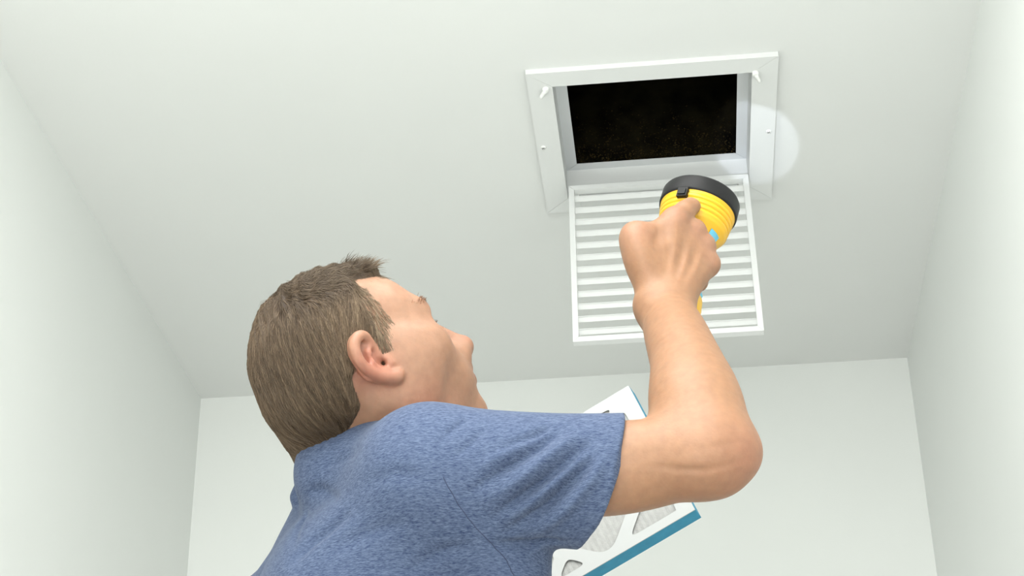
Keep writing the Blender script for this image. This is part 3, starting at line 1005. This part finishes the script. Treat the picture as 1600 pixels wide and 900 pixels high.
FOLDS = [([(738, 769), (794, 729), (840, 698), (878, 670)], .0080, .0062),
         ([(775, 807), (822, 772), (878, 726), (927, 687)], .0085, .0075),
         ([(794, 831), (853, 794), (903, 744), (926, 712)], .0085, .0070),
         ([(778, 707), (834, 679), (862, 664)], .0065, .0045),
         ([(745, 735), (800, 700), (838, 676)], .0060, -.0025),
         ([(760, 785), (822, 742), (880, 697), (905, 676)], .0075, -.0035),
         ([(800, 805), (853, 765), (915, 708)], .0060, -.0030),
         ([(830, 838), (880, 800), (925, 750), (945, 710)], .0090, -.0040),
         ([(770, 850), (830, 852), (880, 846)], .0090, .0050),
         ([(690, 690), (715, 665), (735, 650)], .0060, .0022),
         ([(712, 715), (740, 690), (765, 662)], .0060, .0020),
         ([(455, 880), (490, 845), (520, 820), (550, 800)], .010, .0040),
         ([(478, 800), (470, 815), (462, 850)], .008, .003),
         ([(520, 860), (580, 830), (640, 815)], .012, .0022),
         ([(640, 890), (700, 860), (740, 850)], .012, .0022),
         ([(560, 760), (620, 740), (665, 745)], .012, .0020),
         ([(500, 735), (520, 720), (560, 705)], .010, .0022),
         ([(480, 770), (500, 765), (530, 780)], .009, .0030)]
seam = [(684, 660), (686, 701), (691, 744), (722, 797), (753, 835), (790, 872), (803, 900)]
allp = sum([f[0] for f in FOLDS], []) + seam
hp = hits(Sh, allp)
FOLD_GAIN = 1.45
NF = sum(len(f[0]) for f in FOLDS)
TR2 = TRK
Sh.add(lambda P: clipped(P, .0030), [-.7, 1.3, .8], [.1, 2.1, 1.55], k=.004)
Sh.half(np.array([0, 0, .90]), (0, 0, -1), 's', .003)
SV, SF = sculpt(Sh, np.array([-.78, 1.35, .86]), np.array([.10, 2.15, 1.60]), .0025)
SN = vnormals(SV, SF)


def poly_dist(P, pts):
    n = len(pts) - 1
    best = np.full(len(P), 1e3); tt = np.zeros(len(P))
    for i in range(n):
        a, b = pts[i], pts[i + 1]; ba = b - a
        q = P - a
        h = np.clip(q @ ba / (ba @ ba), 0, 1)
        d = np.linalg.norm(q - h[:, None] * ba, axis=1)
        c = d < best
        best[c] = d[c]; tt[c] = (i + h[c]) / n
    return best, tt


# pull the cloth into creases and ridges along the fold lines
disp = np.zeros(len(SV))
i0 = 0
for pl, w_, a_ in FOLDS:
    q = hp[i0:i0 + len(pl)]; i0 += len(pl)
    near = np.where(((SV > q.min(0) - .05) & (SV < q.max(0) + .05)).all(1))[0]
    d_, t_ = poly_dist(SV[near], q)
    fade = np.clip(np.sin(math.pi * np.clip(t_, .02, .98)), 0, 1) ** .7
    disp[near] -= a_ * FOLD_GAIN * np.exp(-(d_ / (w_ * .62)) ** 2) * fade
SV = SV + SN * disp[:, None]
mv = np.where(np.abs(disp) > 2e-4)[0]
db = TR2.ev(SV[mv], np.full(3, -9.), np.full(3, 9.))
SV[mv] += SN[mv] * np.clip(.0025 - db, 0, .01)[:, None]
M_SHIRT = bpy.data.materials.new('heather_jersey')
M_SHIRT.use_nodes = True
nt = M_SHIRT.node_tree; p = nt.nodes['Principled BSDF']
p.inputs['Roughness'].default_value = .9
p.inputs['Specular IOR Level'].default_value = .15
p.inputs['Sheen Weight'].default_value = .06
tc = nt.nodes.new('ShaderNodeTexCoord')
cols = []
for sc_, st_, lo_, hi_ in ((1.0, (330, 330, 1700), .34, .68), (1.0, (150, 150, 900), .30, .74)):
    mp = nt.nodes.new('ShaderNodeMapping'); mp.inputs['Scale'].default_value = st_
    mp.inputs['Rotation'].default_value = (math.radians(8), math.radians(-16), 0)
    nt.links.new(tc.outputs['Object'], mp.inputs['Vector'])
    n = nt.nodes.new('ShaderNodeTexNoise'); n.inputs['Scale'].default_value = 1.0; n.inputs['Detail'].default_value = 2
    nt.links.new(mp.outputs['Vector'], n.inputs['Vector'])
    mr = nt.nodes.new('ShaderNodeMapRange'); mr.inputs['From Min'].default_value = lo_; mr.inputs['From Max'].default_value = hi_
    nt.links.new(n.outputs['Fac'], mr.inputs['Value']); cols.append(mr)
ad = nt.nodes.new('ShaderNodeMath'); ad.operation = 'ADD'
ml = nt.nodes.new('ShaderNodeMath'); ml.operation = 'MULTIPLY'; ml.inputs[1].default_value = .55
nt.links.new(cols[0].outputs['Result'], ad.inputs[0]); nt.links.new(cols[1].outputs['Result'], ad.inputs[1])
nt.links.new(ad.outputs[0], ml.inputs[0])
rp = nt.nodes.new('ShaderNodeValToRGB')
rp.color_ramp.elements[0].color = (.024, .038, .086, 1); rp.color_ramp.elements[0].position = .05
rp.color_ramp.elements[1].color = (.098, .128, .198, 1); rp.color_ramp.elements[1].position = .95
nt.links.new(ml.outputs[0], rp.inputs['Fac']); nt.links.new(rp.outputs['Color'], p.inputs['Base Color'])
b = nt.nodes.new('ShaderNodeBump'); b.inputs['Strength'].default_value = .22; b.inputs['Distance'].default_value = .0008
nt.links.new(ml.outputs[0], b.inputs['Height']); nt.links.new(b.outputs['Normal'], p.inputs['Normal'])
shirt = mesh_np('t_shirt', SV, SF, M_SHIRT, person)
# armhole seam: a stitched line lying in the cloth
M_SEAM = mat('seam_thread', (.030, .042, .085), .9)
sx = np.array(seam[2:], float)
tq = np.linspace(0, len(sx) - 1, 60)
sp = hits(Sh, np.stack([np.interp(tq, range(len(sx)), sx[:, 0]), np.interp(tq, range(len(sx)), sx[:, 1])], 1))
sp = np.stack([SV[np.argmin(((SV - p_) ** 2).sum(1))] for p_ in sp])
for _ in range(3): sp[1:-1] = (sp[:-2] + sp[1:-1] * 2 + sp[2:]) / 4
bm = bmesh.new()
sweep(bm, [tuple(p_) for p_ in sp], .0005, 6)
obj('seam', bm, M_SEAM, shirt, smooth=True)

# trousers and shoes (below the picture)
M_JEAN = mat('dark_denim', (.035, .05, .09), .9, noise=.3, scale=300)
M_SHOE = mat('brown_leather', (.12, .07, .04), .5)
Tr = Sdf()
base = np.array([CHEST[0], CHEST[1], 0])
Tr.ell(base + UP * .93, (.155, .112, .13), (RT, FT, UP))
for s_ in (1, -1):
    Tr.chain([base + RT * .085 * s_ + UP * .88, base + RT * .10 * s_ + FT * .015 + UP * .50, base + RT * .11 * s_ + UP * .075], [.088, .066, .056], k=.03)
Tr.half(np.array([0, 0, .055]), (0, 0, -1), 's', .004)
TV, TF = sculpt(Tr, np.array([-.65, 1.35, .02]), np.array([.0, 2.0, 1.1]), .006)
mesh_np('trousers', TV, TF, M_JEAN, person)
for s_ in (1, -1):
    So = Sdf()
    c = base + RT * .115 * s_ + UP * .042
    So.chain([c - FT * .07, c + FT * .06, c + FT * .15 - UP * .004], [.042, .044, .038], k=.03)
    So.ell(c - FT * .03 + UP * .035, (.045, .06, .045), (RT, FT, UP), k=.02)
    So.half(np.array([0, 0, .0]), (0, 0, -1), 's', .004)
    V_, F_ = sculpt(So, c - .26, c + .26, .006)
    mesh_np('shoe', V_, F_, M_SHOE, person)

# ------------------------------------------------------------------ hair
def ss(a, b, x):
    t = np.clip((x - a) / (b - a), 0, 1)
    return t * t * (3 - 2 * t)


def hair_front(u, s):
    """hairline on the front of the head: f coordinate as a function of height and side"""
    top = .070 - .045 * ss(.016, .046, np.abs(s))
    xs = [-.2, -.125, -.085, -.054, -.028, -.012, .002, .006, .016, .037, .06, .083]
    fs = [-.13, -.13, -.100, -.056, -.029, -.031, -.031, .024, .028, .031, .027, .020]
    side = np.interp(u, xs, fs)
    return np.where(u > .083, top, np.where(u > .06, side + (top - side) * ss(.062, .086, u), side))


def hair_mask(f, s, u):
    return hair_front(u, s) - f


def temple_zone(f, s, u):
    return ss(.004, .016, f) * ss(.080, .066, u)


HC = Sdf()
HC.ell(hd_(-.008, 0, .041), (.076, .068, .062), HAX)
HC.ell(hd_(-.034, 0, .018), (.047, .062, .056), HAX, k=.03)
HC.ell(hd_(.047, 0, .042), (.0240, .050, .032), HAX, k=.02)
HC.ell(hd_(.040, 0, -.012), (.048, .060, .082), HAX, k=K)
for s_ in (-1, 1): HC.ell(hd_(.020, s_ * .058, -.02), (.03, .014, .04), HAX, k=.02)
HC.chain([hd_(-.040, 0, .0), (hd_(-.03, 0, -.03) * .4 + C7 * .6) + FT * .026, C7 + FT * .052 - UP * .03], [.056, .056, .058], k=.03)


def thick(P):
    q = P - HO
    f, s, u = q @ HF, q @ HS, q @ HU
    m = hair_mask(f, s, u)
    t = .0025 + .0030 * ss(.02, .07, u) + .0030 * ss(.0, -.06, f) * ss(-.05, -.01, u) + .002 * ss(.085, .11, u)
    # front tuft
    t = t + .001 * ss(.03, .06, f) * ss(.07, .09, u)
    t = t - .003 * ss(-.025, -.045, u) * ss(-.03, -.06, f)
    e = ss(-.001, .014, m)
    thin = temple_zone(f, s, u)
    lump = .0009 * np.sin(f * 560 + s * 380 + 1.5 * np.sin(u * 90) + 2.2 * np.sin(f * 75 + u * 48)) * (.55 + .45 * np.sin(u * 130 - f * 90 + s * 60)) * ss(.09, .075, u) + .0022 * np.sin(f * 330 + s * 260) * np.sin(u * 300 + s * 210) * ss(.07, .09, u)
    return np.where(m > -.002, (t + lump * ss(.004, .02, m)) * e, 0) * (1 - thin) - .0028 * (1 - e) * (1 - thin) - .0002 * thin


bp_ = HC.p[:]


def hair_fn(P):
    return HC.ev(P, P.min(0), P.max(0)) - thick(P)


HS2 = Sdf()
HS2.add(hair_fn, HO - .2, HO + .2)
HV, HFc = sculpt(HS2, HO - .17, HO + .17, .0024)
HN = vnormals(HV, HFc)
q = HV - HO
hl = np.stack([q @ HF, q @ HS, q @ HU], 1)
keep_v = hair_mask(hl[:, 0], hl[:, 1], hl[:, 2]) > -.003
fk = keep_v[HFc].all(1)
used = np.unique(HFc[fk]); remap = np.full(len(HV), -1); remap[used] = np.arange(len(used))
capV, capF = HV[used], remap[HFc[fk]]
hu = hl[used]
dark = np.array([.030, .018, .010]); mid = np.array([.082, .051, .029]); lite = np.array([.25, .182, .118])

# strands
NSTR = 40000
fa_ = np.linalg.norm(np.cross(capV[capF[:, 2]] - capV[capF[:, 0]], capV[capF[:, 3]] - capV[capF[:, 1]]), axis=1)
pick = rng.choice(len(capF), NSTR, p=fa_ / fa_.sum())
wt = rng.dirichlet(np.ones(4), NSTR)
root = (capV[capF[pick]] * wt[..., None]).sum(1)
nn = HN[used][capF[pick]].mean(1); nn /= np.linalg.norm(nn, axis=1)[:, None]
q = root - HO
f_, s_a, u_a = q @ HF, q @ HS, q @ HU
mk = hair_mask(f_, s_a, u_a)
sel = (mk > .0005) & ~((f_ > -.030) & (f_ < .006) & (u_a < .022) & (u_a > -.022)) & (rng.uniform(0, 1, NSTR) > .35 * temple_zone(f_, s_a, u_a))
root, nn, f_, s_a, u_a, mk = root[sel], nn[sel], f_[sel], s_a[sel], u_a[sel], mk[sel]
NSTR = len(root)
top = ss(.072, .100, u_a) * ss(-.055, -.02, f_)
back = ss(-.01, -.05, f_)
side = (1 - top) * (1 - back)
temple = ss(.005, .02, f_) * (1 - top)
cF = top * 1.0 + side * (-.55) * (1 - temple) + back * (-.05) + temple * .05
cU = -(1 - top) * 1.0 + top * .12
jit = rng.normal(0, 1, (NSTR, 3)) * (.045 + .40 * top)[:, None]
# neighbouring strands share a lock direction
lk = np.stack([np.sin(f_ * 330 + u_a * 210), np.sin(u_a * 370 - s_a * 240), np.sin(s_a * 300 + f_ * 170)], 1) * (.06 + .30 * top)[:, None]
dirv = HF[None] * cF[:, None] + HU[None] * cU[:, None] + jit * .6 + lk
dirv -= nn * (dirv * nn).sum(1)[:, None]
dirv /= np.linalg.norm(dirv, axis=1)[:, None] + 1e-9
length = np.where(top > .5, rng.uniform(.013, .025, NSTR), rng.uniform(.014, .028, NSTR))
length *= np.where(u_a < -.04, .6, 1) * (.45 + .55 * ss(.0, .02, mk)) * (1 - .45 * temple_zone(f_, s_a, u_a))
lift = -.01 + .20 * top + .20 * top * ss(.02, .05, f_) + rng.normal(0, .03, NSTR) * (1 + top)
NP = 5
tpar = np.linspace(0, 1, NP)
pts = np.zeros((NSTR, NP, 3))
curl = rng.normal(0, .15, (NSTR, 1)) + .3 * np.sin(f_ * 250 + u_a * 190)[:, None]
bin_ = np.cross(nn, dirv)
for k, t in enumerate(tpar):
    h = lift * (t - .75 * t * t)                       # rises, then lies back down
    pts[:, k] = root - nn * .0012 + (dirv * t + nn * h[:, None] + bin_ * (curl * (.15 + .6 * top[:, None])) * t * t) * length[:, None]
# lay the strands along the surface of the cap
cn = None
for it in range(2):
    flat = pts[:, 1:].reshape(-1, 3)
    d = hair_fn(flat)
    tgt = (np.clip(lift, .0, 1)[:, None] * (tpar - .55 * tpar ** 2)[None, 1:] * length[:, None] + .0003 + rng.uniform(0, .0010, NSTR)[:, None]).ravel()
    cn = flat - (HO + HU * .025 - HF * .015); cn /= np.linalg.norm(cn, axis=1)[:, None]
    pts[:, 1:] = (flat + cn * (tgt - d)[:, None]).reshape(NSTR, NP - 1, 3)
wid = rng.uniform(.00016, .00030, NSTR)
# the tuft over the forehead stands up and forward
tuft = (rng.uniform(0, 1, NSTR) < .5) & (top > .5) & (f_ > .030)
nt_ = tuft.sum()
up_ = rng.uniform(.3, 1.0, nt_); ln_ = rng.uniform(.012, .024, nt_)
dtu = HF[None] * rng.uniform(.55, 1.1, nt_)[:, None] + HU[None] * up_[:, None] + rng.normal(0, .22, (nt_, 3))
dtu /= np.linalg.norm(dtu, axis=1)[:, None]
for k, t in enumerate(tpar):
    pts[tuft, k] = root[tuft] - nn[tuft] * .0008 + (dtu * t - HU[None] * (.35 * t * t) + HF[None] * (.10 * t * t)) * ln_[:, None]
prof_w = np.array([1.0, 1.0, .9, .7, .15])
tan = np.gradient(pts, axis=1); tan /= np.linalg.norm(tan, axis=2)[..., None] + 1e-9
b1 = np.cross(tan, nn[:, None, :]); b1 /= np.linalg.norm(b1, axis=2)[..., None] + 1e-9
b2_ = np.cross(tan, b1)
SV_ = []
for a in (0, 2 * math.pi / 3, 4 * math.pi / 3):
    SV_.append(pts + (b1 * math.cos(a) + b2_ * math.sin(a)) * (wid[:, None] * prof_w[None])[..., None])
SV_ = np.stack(SV_, 2)                                 # strand, ring, side, xyz
vid = np.arange(NSTR * NP * 3).reshape(NSTR, NP, 3)
qs = []
for k in range(NP - 1):
    for a in range(3):
        b = (a + 1) % 3
        qs.append(np.stack([vid[:, k, a], vid[:, k, b], vid[:, k + 1, b], vid[:, k + 1, a]], 1))
qs = np.concatenate(qs)
streak = np.sin(f_ * 560 + s_a * 380 + 1.5 * np.sin(u_a * 90) + 2.2 * np.sin(f_ * 75 + u_a * 48)) * .13 + np.sin(f_ * 1350 - s_a * 700 + 2 * np.sin(u_a * 60)) * .14
mixv = np.clip(rng.beta(2, 2.8, NSTR) - .60 * top * (1 - ss(.045, .06, f_)) + .38 * temple + .14 * side + streak * (1 - top) - .10, 0, 1)
cs = mid + (lite - mid) * np.clip(mixv * 1.6 - .8, 0, 1)[:, None] + (dark - mid) * np.clip(.8 - mixv * 1.9, 0, 1)[:, None]
tipmix = (tpar ** 2)[None, :, None] * .35 + (top * ss(.04, .062, f_))[:, None, None] * .5 * tpar[None, :, None]
cst = cs[:, None, :] * (1 - tipmix) + np.array([.30, .23, .155]) * tipmix
cst = np.repeat(cst[:, :, None, :], 3, 2).reshape(-1, 3)
tz = temple_zone(hu[:, 0], hu[:, 1], hu[:, 2]) > .35
tz |= (hu[:, 0] > -.030) & (hu[:, 0] < .006) & (hu[:, 2] < .022) & (hu[:, 2] > -.022)
capF = capF[~tz[capF].any(1)]
allV = np.concatenate([capV, SV_.reshape(-1, 3)])
allF = np.concatenate([capF, qs + len(capV)])
capc = np.tile(dark * 1.25, (len(capV), 1))
M_HAIR = vc_mat('brown_hair', .55, .10, 300, 0.0, 10, spec=.3)
mesh_np('hair', allV, allF, M_HAIR, person, np.concatenate([capc, cst]))
# eyebrows
for sd in (1, -1):
    pv, pf = [], []
    tb_ = rng.uniform(0, 1, 95)
    r0 = np.array([hd_(.12, sd * (.012 + .040 * t), .0335 + .004 * math.sin(t * 2.6) + rng.normal(0, .0018)) for t in tb_])
    dist = np.zeros(95)
    for _ in range(50):
        dist += np.clip(S.ev(r0 - HF[None] * dist[:, None], np.full(3, -9.), np.full(3, 9.)), 0, .02) * .8
    for k in range(95):
        t = tb_[k]
        rootb = r0[k] - HF * (dist[k] - .0004)
        d_ = nrm(HS * sd * 1.0 + HU * .25 - HF * .35 * t + HF * .15 + rng.normal(0, .15, 3))
        L_ = rng.uniform(.004, .007); w_ = .00022
        u1 = nrm(np.cross(d_, HF)) * w_; u2 = HF * w_
        n0 = len(pv)
        for tt, ww in ((0, 1), (.6, .8), (1, .1)):
            c = rootb + d_ * L_ * tt
            pv += [c + u1 * ww, c - u1 * .5 * ww + u2 * ww, c - u1 * .5 * ww - u2 * ww]
        for r_i in range(2):
            for a in range(3):
                b = (a + 1) % 3
                pf.append((n0 + r_i * 3 + a, n0 + r_i * 3 + b, n0 + r_i * 3 + 3 + b, n0 + r_i * 3 + 3 + a))
    pv = np.array(pv)
    mesh_np('eyebrow', pv, np.array(pf), M_HAIR, person, np.tile([.33, .19, .11], (len(pv), 1)))

for sd in (1, -1):
    pv, pf = [], []
    for k in range(26):
        t = k / 25
        r0 = hd_(.0828 - .010 * t ** 2, sd * (.021 + .024 * t), .0108 - .004 * t)
        d_ = nrm(HF + HS * sd * (.15 + .5 * t) + HU * .25)
        n0 = len(pv)
        for tt, ww in ((0, 1), (.6, .8), (1, .15)):
            c = r0 + d_ * .0055 * tt + HU * .002 * tt * tt
            pv += [c + HU * .00016 * ww, c - HU * .00008 * ww + HS * .00014 * ww, c - HU * .00008 * ww - HS * .00014 * ww]
        for r_i in range(2):
            for a in range(3):
                b = (a + 1) % 3
                pf.append((n0 + r_i * 3 + a, n0 + r_i * 3 + b, n0 + r_i * 3 + 3 + b, n0 + r_i * 3 + 3 + a))
    pv = np.array(pv)
    mesh_np('eyelashes', pv, np.array(pf), M_HAIR, person, np.tile([.10, .07, .05], (len(pv), 1)))
